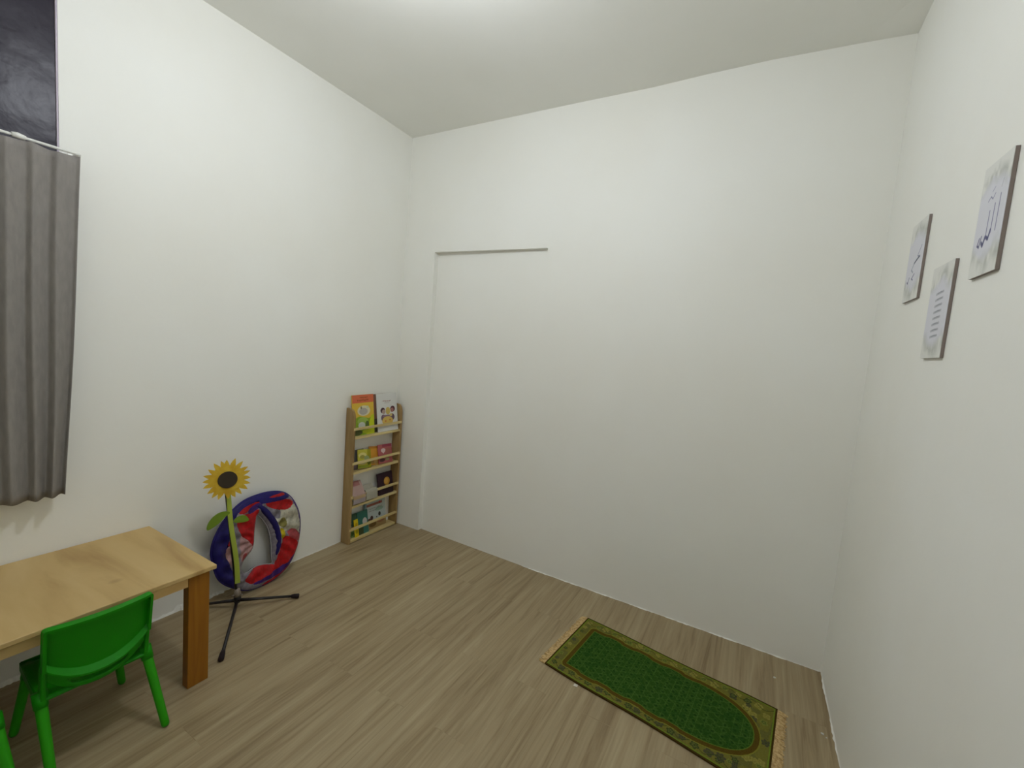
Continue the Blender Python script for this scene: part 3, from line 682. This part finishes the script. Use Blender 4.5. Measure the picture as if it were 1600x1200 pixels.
# ------------------------------------------------------------------ collapsed play tunnel leaning on the wall
RING= {'outer': [(-0.2754, 0.0235), (-0.2627, 0.0761), (-0.2311, 0.1321), (-0.1896, 0.1815), (-0.1377, 0.2221), (-0.0795, 0.2502), (-0.0093, 0.2586), (0.0696, 0.2579), (0.1576, 0.2347), (0.205, 0.1979), (0.2395, 0.1422), (0.2638, 0.0712), (0.2666, -0.0051), (0.248, -0.0912), (0.224, -0.1455), (0.1876, -0.1993), (0.1536, -0.23), (0.0903, -0.2576), (0.0307, -0.2684), (-0.0256, -0.266), (-0.1053, -0.2538), (-0.1634, -0.2105), (-0.2098, -0.1734), (-0.2447, -0.1301), (-0.26, -0.0842), (-0.2695, -0.0222)], 'opening': [(-0.0168, 0.1556), (0.0189, 0.1121), (0.0536, 0.0411), (0.0632, -0.0492), (0.056, -0.1224), (0.0638, -0.1747), (0.0054, -0.1486), (-0.0492, -0.1393), (-0.1039, -0.1619), (-0.1276, -0.1333), (-0.1191, -0.0861), (-0.0915, -0.0618), (-0.0479, -0.0326), (-0.0372, 0.0628), (-0.0255, 0.1111)], 'blueL': [(-0.2842, 0.0271), (-0.2716, 0.0795), (-0.2401, 0.1353), (-0.199, 0.1846), (-0.1469, 0.2325), (-0.0086, 0.2689), (0.0108, 0.2317), (-0.0227, 0.2257), (-0.1295, 0.1968), (-0.1379, 0.1844), (-0.1697, 0.1201), (-0.183, 0.0703), (-0.2071, 0.035), (-0.2128, -0.0119), (-0.1975, -0.0676), (-0.1766, -0.1166), (-0.1639, -0.2178), (-0.2105, -0.183), (-0.254, -0.1306), (-0.269, -0.0803), (-0.2783, -0.0185)], 'redsliver': [(-0.1296, 0.1943), (-0.0871, 0.2166), (-0.0116, 0.2276), (-0.0045, 0.2123), (-0.0565, 0.2046), (-0.0793, 0.1808), (-0.1203, 0.1838)], 'blue2': [(-0.0794, 0.1783), (-0.0565, 0.2046), (-0.0066, 0.2209), (0.0144, 0.2041), (-0.0146, 0.1865), (-0.0594, 0.1641)], 'redL': [(-0.1403, 0.15), (-0.1256, 0.1804), (-0.0743, 0.1766), (-0.0594, 0.1641), (-0.0144, 0.189), (-0.0145, 0.1496), (-0.0372, 0.0628), (-0.0479, -0.0326), (-0.0901, 0.0303), (-0.133, 0.0768)], 'redS': [(-0.2025, 0.0332), (-0.1857, 0.0663), (-0.158, 0.0759), (-0.1608, 0.0369)], 'pinkL': [(-0.2071, 0.035), (-0.1658, 0.0363), (-0.1708, -0.1042), (-0.1972, -0.0628), (-0.2128, -0.0119)], 'pinkM': [(-0.133, 0.0768), (-0.0901, 0.0303), (-0.0479, -0.0326), (-0.0915, -0.0618), (-0.1191, -0.0861), (-0.1336, -0.0748)], 'redDiamond': [(-0.1245, -0.0533), (-0.1049, -0.0306), (-0.0889, -0.0628), (-0.1191, -0.0861)], 'blueT': [(-0.009, 0.2637), (0.0702, 0.2658), (0.1582, 0.2418), (0.2059, 0.209), (0.1727, 0.1874), (0.0085, 0.2005), (-0.0116, 0.2276)], 'redT': [(0.0561, 0.2319), (0.1514, 0.2342), (0.1658, 0.2202), (0.15, 0.2146), (0.0669, 0.2208)], 'redTR': [(0.0197, 0.1998), (0.0659, 0.2075), (0.1852, 0.1866), (0.2238, 0.1497), (0.1708, 0.1206), (0.0848, 0.1475)], 'whiteR': [(0.0031, 0.2021), (0.0848, 0.1475), (0.1708, 0.1206), (0.2238, 0.1497), (0.2506, 0.1158), (0.2668, 0.0238), (0.2598, -0.0666), (0.203, 0.0025), (0.1395, -0.006), (0.1052, 0.0229), (0.0606, 0.1361)], 'greyR': [(0.0085, 0.1995), (0.0848, 0.1475), (0.1314, 0.1301), (0.1093, 0.0765), (0.0602, 0.1308)], 'oliveR': [(0.1097, 0.0819), (0.1465, 0.0864), (0.1621, 0.0476), (0.1412, 0.0157), (0.1068, 0.0443)], 'yellowR': [(0.106, 0.0336), (0.1468, 0.0082), (0.1379, -0.0277), (0.121, -0.0492)], 'purpleR': [(0.205, 0.1979), (0.2459, 0.1403), (0.2735, 0.0681), (0.2777, -0.009), (0.2544, -0.0937), (0.2445, -0.0495), (0.2529, 0.0169), (0.242, 0.0897), (0.2205, 0.1479)], 'pinkR': [(0.1417, -0.0179), (0.2032, 0.0053), (0.2561, -0.0711), (0.2402, -0.1057)], 'redR': [(0.1415, -0.0206), (0.2404, -0.1029), (0.2304, -0.148), (0.1241, -0.2116), (0.0718, -0.1863), (0.0614, -0.1682), (0.0846, -0.1341), (0.121, -0.0492)], 'redB': [(-0.1266, -0.1899), (-0.0883, -0.1637), (-0.0492, -0.1393), (0.0054, -0.1486), (0.0726, -0.1757), (0.1272, -0.2102), (0.0338, -0.2266), (-0.0174, -0.23), (-0.0771, -0.2285)], 'purpleB': [(0.2304, -0.148), (0.1876, -0.1993), (0.1354, -0.2249), (0.0736, -0.2418), (-0.0128, -0.2428), (-0.0775, -0.2335), (-0.066, -0.2232), (0.0231, -0.2164), (0.0827, -0.1992), (0.1565, -0.1919), (0.2034, -0.1602)], 'redO': [(0.1938, -0.2019), (0.1528, -0.2409), (0.0895, -0.2683), (0.0299, -0.2789), (-0.0254, -0.2634), (-0.0021, -0.2504), (0.0736, -0.2418), (0.1354, -0.2249)], 'greyB': [(-0.1608, -0.1739), (-0.1262, -0.1849), (-0.0773, -0.231), (-0.0025, -0.2556), (-0.0258, -0.2685), (-0.1056, -0.2588), (-0.1639, -0.2178)], 'blueArcLine': [(-0.0058, 0.1943), (0.0278, 0.1573), (0.0615, 0.1088), (0.0919, 0.044), (0.102, -0.02), (0.0996, -0.0687), (0.0833, -0.1117), (0.0694, -0.1388)]}
ct = thing('play_tunnel', 'collapsed blue and red pop-up play tunnel leaning against the left wall', 'play tunnel', (.0765, -1.1438, 0))
ryaw, rlean = -.0763, .1436
rU = Vector((math.sin(ryaw), math.cos(ryaw), 0)); rN0 = Vector((math.cos(ryaw), -math.sin(ryaw), 0))
rV = Vector((0, 0, 1))*math.cos(rlean)-rN0*math.sin(rlean); rN = rU.cross(rV)
rC = Vector((0, 0, .2725))
OUT = smoothpoly(RING['outer'], 2); OPN = smoothpoly(RING['opening'], 2)
N_ = 252; lim = .29; st = 2*lim/N_
gx = np.linspace(-lim, lim, N_+1); GX, GY = np.meshgrid(gx, gx)
cx_ = (gx[:-1]+gx[1:])/2; CX, CY = np.meshgrid(cx_, cx_)
ins = inside(CX, CY, OUT) & ~inside(CX, CY, OPN)
D = np.minimum(dist_poly(GX, GY, OUT), dist_poly(GX, GY, OPN))
insv = inside(GX, GY, OUT) & ~inside(GX, GY, OPN)
Dn = np.clip(np.where(insv, D, 0)/.042, 0, 1)
ANG = np.arctan2(GY, GX)
fold = .0045*np.sin(ANG*17+GX*30)*Dn+.003*np.sin(ANG*9+np.hypot(GX, GY)*70)*Dn+.004*(vnoise(GX+1, GY+1, 26, 3)-.5)*Dn
HGT = .004+.020*np.sqrt(1-(1-Dn)**2)+fold
region = np.full(CX.shape, -1)
order = [('white', None)]+[(k, k) for k in ('whiteR', 'greyR', 'oliveR', 'yellowR', 'pinkM', 'redDiamond', 'pinkL', 'redS', 'redL', 'redTR', 'pinkR', 'redR', 'redB', 'greyB', 'redO', 'purpleB', 'purpleR', 'blueL', 'redsliver', 'blue2', 'blueT', 'redT')]
colr = {'white': ('grey', 122, 116, 124), 'whiteR': ('pale', 176, 172, 156), 'greyR': ('grey', 122, 116, 124), 'oliveR': ('olive', 124, 118, 62), 'yellowR': ('yellow', 178, 160, 16), 'pinkM': ('pink', 164, 126, 124), 'redDiamond': ('rose', 156, 66, 70),
        'pinkL': ('pink', 164, 126, 124), 'redS': ('red', 164, 14, 20), 'redL': ('red', 164, 14, 20), 'redTR': ('red', 164, 14, 20), 'pinkR': ('rose', 156, 66, 70), 'redR': ('red', 164, 14, 20), 'redB': ('red', 164, 14, 20), 'greyB': ('grey', 122, 116, 124),
        'redO': ('red', 164, 14, 20), 'purpleB': ('purple', 60, 28, 104), 'purpleR': ('purple', 60, 28, 104), 'blueL': ('blue', 27, 19, 96), 'redsliver': ('red', 164, 14, 20), 'blue2': ('purple', 60, 28, 104), 'blueT': ('blue', 27, 19, 96), 'redT': ('red', 164, 14, 20)}
names = sorted(set(v[0] for v in colr.values()))
def pieces(mask):
    seen = np.zeros(mask.shape, bool); out = []
    for a0, b0 in np.argwhere(mask):
        if seen[a0, b0]: continue
        st_ = [(a0, b0)]; seen[a0, b0] = True; comp = []
        while st_:
            a, b_ = st_.pop(); comp.append((a, b_))
            for da, db in ((1, 0), (-1, 0), (0, 1), (0, -1)):
                x, y = a+da, b_+db
                if 0 <= x < mask.shape[0] and 0 <= y < mask.shape[1] and mask[x, y] and not seen[x, y]:
                    seen[x, y] = True; st_.append((x, y))
        if len(comp) >= 40: out.append(comp)
    return out
for k, pk in order:
    mk = ins if pk is None else ins & inside(CX, CY, smoothpoly(RING[pk], 1))
    region[mk] = names.index(colr[k][0])
for ni, nm in enumerate(names):
    rgb_ = [v[1:] for v in colr.values() if v[0] == nm][0]
    mm = noise_mix(mat('tunnel_%s_nylon' % nm, srgb(*rgb_), .5, .3), srgb(*[int(c*.88) for c in rgb_]), srgb(*[min(255, int(c*1.1)) for c in rgb_]), 45, bump=.4, bscale=60, bdist=.003)
    for sel in pieces(region == ni):
     vid = {}; vs = []; fs = []
     for j, i in sel:
        q = []
        for (a, b_) in ((j, i), (j, i+1), (j+1, i+1), (j+1, i)):
            if (a, b_) not in vid:
                vid[a, b_] = len(vs); vs.append(tuple(rC+rU*GX[a, b_]+rV*GY[a, b_]+rN*float(HGT[a, b_])))
            q.append(vid[a, b_])
        fs.append(q)
     me = bpy.data.meshes.new('fabric_panel'); me.from_pydata(vs, [], fs); me.materials.append(mm)
     for p in me.polygons: p.use_smooth = True
     o = bpy.data.objects.new('fabric_panel', me); C.objects.link(o); o.parent = ct; o['label'] = '%s nylon panel' % nm
     md = o.modifiers.new('t', 'SOLIDIFY'); md.thickness = .0012; md.offset = -1
# back side of the bundle, blue
vs = []; fs = []; vid = {}
for j, i in np.argwhere(ins)[::1]:
    q = []
    for (a, b_) in ((j, i), (j, i+1), (j+1, i+1), (j+1, i)):
        if (a, b_) not in vid:
            vid[a, b_] = len(vs); vs.append(tuple(rC+rU*GX[a, b_]+rV*GY[a, b_]-rN*float(.004+.012*math.sqrt(1-(1-Dn[a, b_])**2))))
        q.append(vid[a, b_])
    fs.append(q)
me = bpy.data.meshes.new('back_fabric'); me.from_pydata(vs, [], fs); me.materials.append(plain('tunnel_blue_back', 24, 18, 84))
for p in me.polygons: p.use_smooth = True
o = bpy.data.objects.new('back_fabric', me); C.objects.link(o); o.parent = ct
md = o.modifiers.new('t', 'SOLIDIFY'); md.thickness = .001
def ringpath(poly, off, scale=1.0): return [rC+rU*p[0]*scale+rV*p[1]*scale+rN*off for p in poly]
bm = bmesh.new(); tube(bm, ringpath(OUT, .002, .995), .0062, 10, closed=True); obj('outer_hoop', bm, plain('tunnel_hoop_blue', 34, 24, 104), ct, smooth=True)
bm = bmesh.new(); tube(bm, ringpath(OPN, .004), .0042, 8, closed=True); obj('inner_hoop', bm, plain('tunnel_hoop_grey', 150, 148, 150), ct, smooth=True)
arc = RING['blueArcLine']; arc = [tuple(np.array(arc[0]) + (np.array(arc[0])-np.array(arc[1]))*.4)]+arc
pts = []
for i in range(len(arc)-1):
    for k in range(5):
        t_ = k/5; pts.append((arc[i][0]*(1-t_)+arc[i+1][0]*t_, arc[i][1]*(1-t_)+arc[i+1][1]*t_))
n_ = len(pts); sm = []
for i in range(n_):
    a = max(0, i-4); b_ = min(n_, i+5); sm.append((sum(p[0] for p in pts[a:b_])/(b_-a), sum(p[1] for p in pts[a:b_])/(b_-a)))
bm = bmesh.new(); tube(bm, [rC+rU*p[0]+rV*p[1]+rN*.020 for p in sm], [.006+.0125*math.sin(PI*min(1, (i+3)/(n_*.9)))**.7 if i < n_*.75 else .016*max(.15, (1-(i/n_-.75)/.28)) for i in range(n_)], 12, flat=1.0)
obj('coil', bm, plain('tunnel_blue_coil', 24, 18, 88, .5), ct, smooth=True)

# ------------------------------------------------------------------ prayer rug
rg = thing('prayer_rug', 'small green prayer rug with cream fringes on the vinyl floor', 'rug', (2.23, -.58, 0))
BLc, TLc, TRc, BRc = np.array([1.739, -.757]), np.array([1.791, -.294]), np.array([2.709, -.418]), np.array([2.663, -.893])
ns, nt_ = 560, 270
S, T_ = np.meshgrid(np.linspace(0, 1, ns), np.linspace(0, 1, nt_))
wob = .004*np.sin(S*9)*(T_-.5)*2 + 0*S
X = (BLc[0]*(1-S)+BRc[0]*S)*(1-T_)+(TLc[0]*(1-S)+TRc[0]*S)*T_; Y = (BLc[1]*(1-S)+BRc[1]*S)*(1-T_)+(TLc[1]*(1-S)+TRc[1]*S)*T_+wob
Zr = .007+.0015*vnoise(S*2+.3, T_+.2, 4, 5)
P = np.stack([X-2.23, Y+.58, Zr], -1)
col = np.zeros(S.shape+(3,)); U_, V_ = S*.93, T_*.446     # metres on the rug
def setc(mask, c, a=1.0):
    for k in range(3): col[..., k] = np.where(mask, col[..., k]*(1-a)+c[k]*a, col[..., k])
setc(S > -1, (108, 104, 44))
nz_ = vnoise(U_+.1, V_+.3, 60, 11); nz2 = vnoise(U_+.5, V_+.7, 28, 12)
setc(nz2 > .60, (92, 92, 46), .8)
# floral motifs round the border
rs = np.random.RandomState(5)
def motif(u0, v0, r, cdark, clight, petals=5, ph=0):
    a = np.arctan2(V_-v0, U_-u0)+ph; d = np.hypot(U_-u0, V_-v0)
    shp = r*(.62+.38*np.abs(np.cos(a*petals/2)))
    setc(d < shp, cdark, .85); setc((d < shp*.62), clight, .7); setc(d < r*.2, cdark, .9)
bc = [((52, 62, 34), (98, 106, 50)), ((140, 132, 62), (120, 112, 50)), ((64, 62, 50), (80, 84, 44)), ((116, 122, 52), (70, 82, 38))]
q = 0
for u0 in np.arange(.035, .90, .046):
    for v0 in (.034, .412):
        c = bc[q % 4]; q += 1; motif(u0+rs.uniform(-.006, .006), v0+rs.uniform(-.006, .006), rs.uniform(.012, .022), c[0], c[1], rs.randint(4, 7), rs.uniform(0, 3))
for v0 in np.arange(.07, .40, .042):
    c = bc[q % 4]; q += 1; motif(.026, v0, rs.uniform(.010, .016), c[0], c[1], 5, rs.uniform(0, 3))
for k in range(46):
    u0, v0 = rs.uniform(.74, .905), rs.uniform(.03, .415); c = bc[rs.randint(4)]
    motif(u0, v0, rs.uniform(.010, .022), c[0], c[1], rs.randint(4, 7), rs.uniform(0, 3))
# vine
vn = np.abs(V_-(.034+.013*np.sin(U_*2*PI/.092))) < .0018; setc(vn, (56, 68, 30), .8)
vn = np.abs(V_-(.412+.013*np.sin(U_*2*PI/.092+1))) < .0018; setc(vn, (56, 68, 30), .8)
# field outline, half height as a function of S, ending in a pointed niche at the right
s_mid = .50
fpoly = []
for x_ in np.linspace(.088, .64, 40): fpoly.append((x_*.93, (s_mid-.012+.335+.010*math.tanh(4*math.sin(x_*38)))*.446))
for a_ in np.linspace(0, PI/2, 24)[1:]: fpoly.append(((.64+.285*math.sin(a_)**.92)*.93, (s_mid-.012+.335*math.cos(a_)**.86)*.446))
for q_ in fpoly[::-1][1:]: fpoly.append((q_[0], 2*(s_mid-.012)*.446-q_[1]))
FD = dist_poly(U_, V_, fpoly); FI = inside(U_, V_, fpoly); FD = np.where(FI, -FD, FD)
def fieldmask(m): return FD < m
setc(fieldmask(.027), (120, 118, 44)); setc(fieldmask(.0225), (82, 66, 20)); setc(fieldmask(.0035), (88, 112, 38)); setc(fieldmask(.0), (44, 74, 22))
fm = fieldmask(0.0)
# star lattice on the field
g = .032
for ang in (0, PI/3, 2*PI/3):
    w_ = np.abs(((U_*math.cos(ang)+V_*math.sin(ang)) % g)-g/2)
    setc(fm & (w_ < .0016), (66, 98, 40), .7)
cellu, cellv = (U_ % (g*1.1547))-g*.577, (V_ % g)-g/2
rr = np.hypot(cellu, cellv); setc(fm & (np.abs(rr-.010) < .0014), (64, 96, 42), .6); setc(fm & (rr < .0045), (26, 54, 16), .8)
setc(fm & (nz_ > .7), (34, 66, 20), .5)
# light and dark edge lines
ed = np.minimum(np.minimum(S*.93, (1-S)*.93), np.minimum(T_, 1-T_)*.446)
setc(ed < .013, (106, 128, 40)); setc(ed < .008, (64, 50, 18))
col += (vnoise(U_+2, V_+2, 400, 21)-.5)[..., None]*10
o = color_grid('rug_pile', P, col*1.0, M['rug'], rg, thick=.0065)
# fringes
for side in (0, 1):
    bm = bmesh.new(); rnd = random.Random(side+3); Nf = 70
    for k in range(Nf):
        t0, t1 = k/Nf, (k+.93)/Nf
        A = (BLc+(TLc-BLc)*t0) if side == 0 else (BRc+(TRc-BRc)*t0); B_ = (BLc+(TLc-BLc)*t1) if side == 0 else (BRc+(TRc-BRc)*t1)
        dr = (BLc-BRc) if side == 0 else (BRc-BLc); dr = dr/np.linalg.norm(dr)
        ln = .038*rnd.uniform(.86, 1.06); sk = rnd.uniform(-.004, .004); tn = (TLc-BLc)/np.linalg.norm(TLc-BLc)
        pts0 = [A, B_]; segs = 5; prev = None
        for s_ in range(segs+1):
            f = s_/segs; c = (A+B_)/2+dr*ln*f+tn*sk*f*f; hw_ = np.linalg.norm(B_-A)/2*(1.04 if f < .35 else (1-.35*(f-.35)))
            z = .0065-.0035*f+.0012*math.sin(f*5+k)
            cur_ = [bm.verts.new((c[0]+tn[0]*hw_*q_-2.23, c[1]+tn[1]*hw_*q_+.58, max(.0008, z*h_))) for q_, h_ in ((-1, 1), (1, 1), (1, .15), (-1, .15))]
            if prev:
                for j in range(4): bm.faces.new((prev[j], prev[(j+1) % 4], cur_[(j+1) % 4], cur_[j]))
            else: bm.faces.new(cur_[::-1])
            prev = cur_
        bm.faces.new(prev)
    obj('fringe', bm, M['fringe'], rg)
bm = bmesh.new(); prism(bm, [(-.009, -.008), (.010, -.006), (.008, .009), (-.008, .008)], (1.913-2.23, -.799+.58, .0015), (1, 0, 0), (0, 1, 0), (0, 0, .0012))
lb = obj('care_label', bm, plain('label_white', 210, 204, 190), rg); lb['label'] = 'small white care label'

# ------------------------------------------------------------------ three plaques on the right wall
def plaque(name_label, yL, yR, z0, z1, painter, seed):
    """yL is the far edge (left in the photograph), yR the near edge"""
    TH = .008; w, h = yL-yR, z1-z0
    t = thing('wall_plaque', name_label, 'wall plaque', (W, (yL+yR)/2, (z0+z1)/2), 0, 'calligraphy plaques on the right wall')
    bm = bmesh.new(); box(bm, -TH, -.0005, -w/2, w/2, -h/2, h/2); bev(obj('board', bm, plain('mdf_edge', 134, 122, 116), t), .0006, 1)
    nx_, ny_ = 150, 240
    u, v = np.meshgrid(np.linspace(0, 1, nx_), np.linspace(0, 1, ny_))        # u: left->right, v: bottom->top
    c = np.zeros(u.shape+(3,))
    A_ = u*w/h
    n1 = vnoise(A_*1.6+seed, v+seed, 6, seed); n2 = vnoise(A_*1.6+seed, v+seed, 15, seed+1)
    base = np.array([222, 222, 217.]); smoke = np.array([184, 186, 180.]); lav = np.array([214, 214, 222.])
    d = np.minimum(v, 1-v)+.10*(n1-.5)+.05*np.cos((u-.5)*6); sm_ = np.clip(1-np.abs(d-.15)/.12, 0, 1)*np.clip((n1*.55+n2*.55-.30)*2.2, 0, 1)
    lv = np.clip((d-.15)/.06, 0, 1)
    c[:] = base; c = c*(1-lv[..., None])+lav*lv[..., None]; c = c*(1-sm_[..., None])+smoke*sm_[..., None]
    c = painter(u, v, c)
    Pp = np.stack([np.full(u.shape, -TH-.0012), w/2-u*w, -h/2+v*h], -1)
    color_grid('printed_face', Pp, c, M['vcol'], t, thick=.0010, nrm=(-1, 0, 0))
    return t
def stroke(c, u, v, pts, wd, colr_, a=.85, asp=.62):
    for (p, q_) in zip(pts, pts[1:]):
        ax, ay, bx_, by = p[0]*asp, p[1], q_[0]*asp, q_[1]; L_ = (bx_-ax)**2+(by-ay)**2+1e-9
        t = np.clip(((u*asp-ax)*(bx_-ax)+(v-ay)*(by-ay))/L_, 0, 1); d = np.hypot(u*asp-ax-t*(bx_-ax), v-ay-t*(by-ay))
        k = np.clip((wd-d)/(wd*.5), 0, 1)[..., None]*a; c = c*(1-k)+np.array(colr_, float)*k
    return c
INK, INK2, GREY = (58, 58, 104), (112, 112, 148), (140, 142, 150)
def paint_large(u, v, c):
    c = stroke(c, u, v, [(.78, .66), (.77, .36)], .012, INK2)                                  # alif
    c = stroke(c, u, v, [(.62, .60), (.61, .36), (.54, .31), (.47, .34)], .013, INK2); c = stroke(c, u, v, [(.60, .38), (.55, .31), (.48, .33)], .020, INK)
    c = stroke(c, u, v, [(.46, .56), (.45, .33), (.38, .27), (.31, .31)], .013, INK2); c = stroke(c, u, v, [(.44, .34), (.38, .27), (.32, .30)], .021, INK)
    c = stroke(c, u, v, [(.29, .36), (.24, .27), (.17, .29), (.22, .35)], .013, INK)
    c = stroke(c, u, v, [(.34, .66), (.42, .69), (.50, .66), (.57, .70)], .008, INK2, .8); c = stroke(c, u, v, [(.45, .73), (.53, .76)], .006, INK2, .7)
    return stroke(c, u, v, [(.80, .78), (.76, .72)], .006, GREY, .6)
def paint_small(u, v, c):
    c = stroke(c, u, v, [(.84, .66), (.66, .55), (.82, .52)], .010, INK2); c = stroke(c, u, v, [(.80, .53), (.62, .50), (.48, .47)], .018, (44, 54, 78))
    c = stroke(c, u, v, [(.50, .47), (.36, .40), (.48, .36)], .014, (132, 142, 158)); c = stroke(c, u, v, [(.60, .33), (.46, .28), (.54, .26)], .012, INK)
    return stroke(c, u, v, [(.28, .31), (.22, .24), (.16, .26)], .012, INK)
def paint_lines(u, v, c):
    for k in range(8):
        y = .70-k*.066; x0, x1 = (.36, .70)
        c = stroke(c, u, v, [(x0, y-.010), (x1, y+.002)], .017, (150, 152, 160), .65); c = stroke(c, u, v, [(x0+.06, y-.004), (x0+.20, y+.004), (x1-.05, y)], .007, (112, 114, 128), .6)
    return c
plaque('largest white plaque with tall dark blue calligraphy, nearest the camera', -1.068, -1.212, 1.757, 2.024, paint_large, 3)
plaque('white plaque with short dark calligraphy strokes, farthest along the right wall', -.474, -.644, 1.768, 2.042, paint_small, 9)
plaque('lowest white plaque with a column of grey text lines', -.790, -.957, 1.562, 1.834, paint_lines, 15)

# ------------------------------------------------------------------ plaster debris
def lump(name, label, pos, size, seed, group, m=None, cat='debris'):
    bm = bmesh.new(); bmesh.ops.create_icosphere(bm, subdivisions=2, radius=1)
    rnd = random.Random(seed)
    for v_ in bm.verts:
        f = 1+rnd.uniform(-.22, .22); v_.co = Vector((v_.co.x*size[0]*f, v_.co.y*size[1]*f, max(-size[2]*.6, v_.co.z*size[2]*f)))
    mz = min(v_.co.z for v_ in bm.verts)
    for v_ in bm.verts: v_.co.z -= mz
    return tag(obj(name, bm, m or M['plaster'], loc=pos), label, cat, group)
lump('plaster_crumb', 'white crumb on the floor between the rug and the back wall', (2.703, -.188, 0), (.006, .004, .003), 1, 'white crumbs on the floor')
lump('plaster_crumb', 'largest white crumb on the floor by the right wall', (2.868, -.448, 0), (.006, .005, .003), 2, 'white crumbs on the floor')
lump('plaster_crumb', 'tiny white crumb on the floor by the right wall, in front of the larger one', (2.881, -.462, 0), (.003, .003, .002), 3, 'white crumbs on the floor')
# uneven plaster ridge where the left wall meets the floor, under the table end
def ridge(name, pts, seed):
    bm = bmesh.new(); rnd = random.Random(seed); prev = None
    for (x, y, w_, h_) in pts:
        cur_ = [bm.verts.new(p) for p in ((x, y, 0), (x+w_[0], y+w_[1], 0), (x+w_[0]*.5, y+w_[1]*.5, h_*.6), (x, y, h_))]
        if prev:
            for j in range(4): bm.faces.new((prev[j], prev[(j+1) % 4], cur_[(j+1) % 4], cur_[j]))
        else: bm.faces.new(cur_[::-1])
        prev = cur_
    bm.faces.new(prev)
    return struct(obj(name, bm, M['wall']))
rnd = random.Random(11)
def jag(n_, f): return [f(i/(n_-1), rnd) for i in range(n_)]
ridge('trim_1', jag(130, lambda t_, r: (.0, -1.30-1.2*t_, (.006+.010*r.random()*(math.sin(t_*19) > -.2), 0), .006+.012*r.random()+(.018 if .12 < t_ < .2 else 0))), 1)
ridge('trim_2', jag(150, lambda t_, r: (.55+2.35*t_ if t_ > 1 else 1.21+1.69*t_, .001, (0, -.002-.006*r.random()*abs(math.sin(t_*23))), .002+.005*r.random())), 2)
ridge('trim_3', jag(90, lambda t_, r: (W, -.0-1.6*t_, (-.002-.006*r.random()*abs(math.sin(t_*17)), 0), .003+.006*r.random())), 3)
ridge('trim_4', jag(70, lambda t_, r: (.0, -.53-.75*t_, (.001+.005*r.random()*abs(math.sin(t_*9)), 0), .002+.006*r.random())), 4)
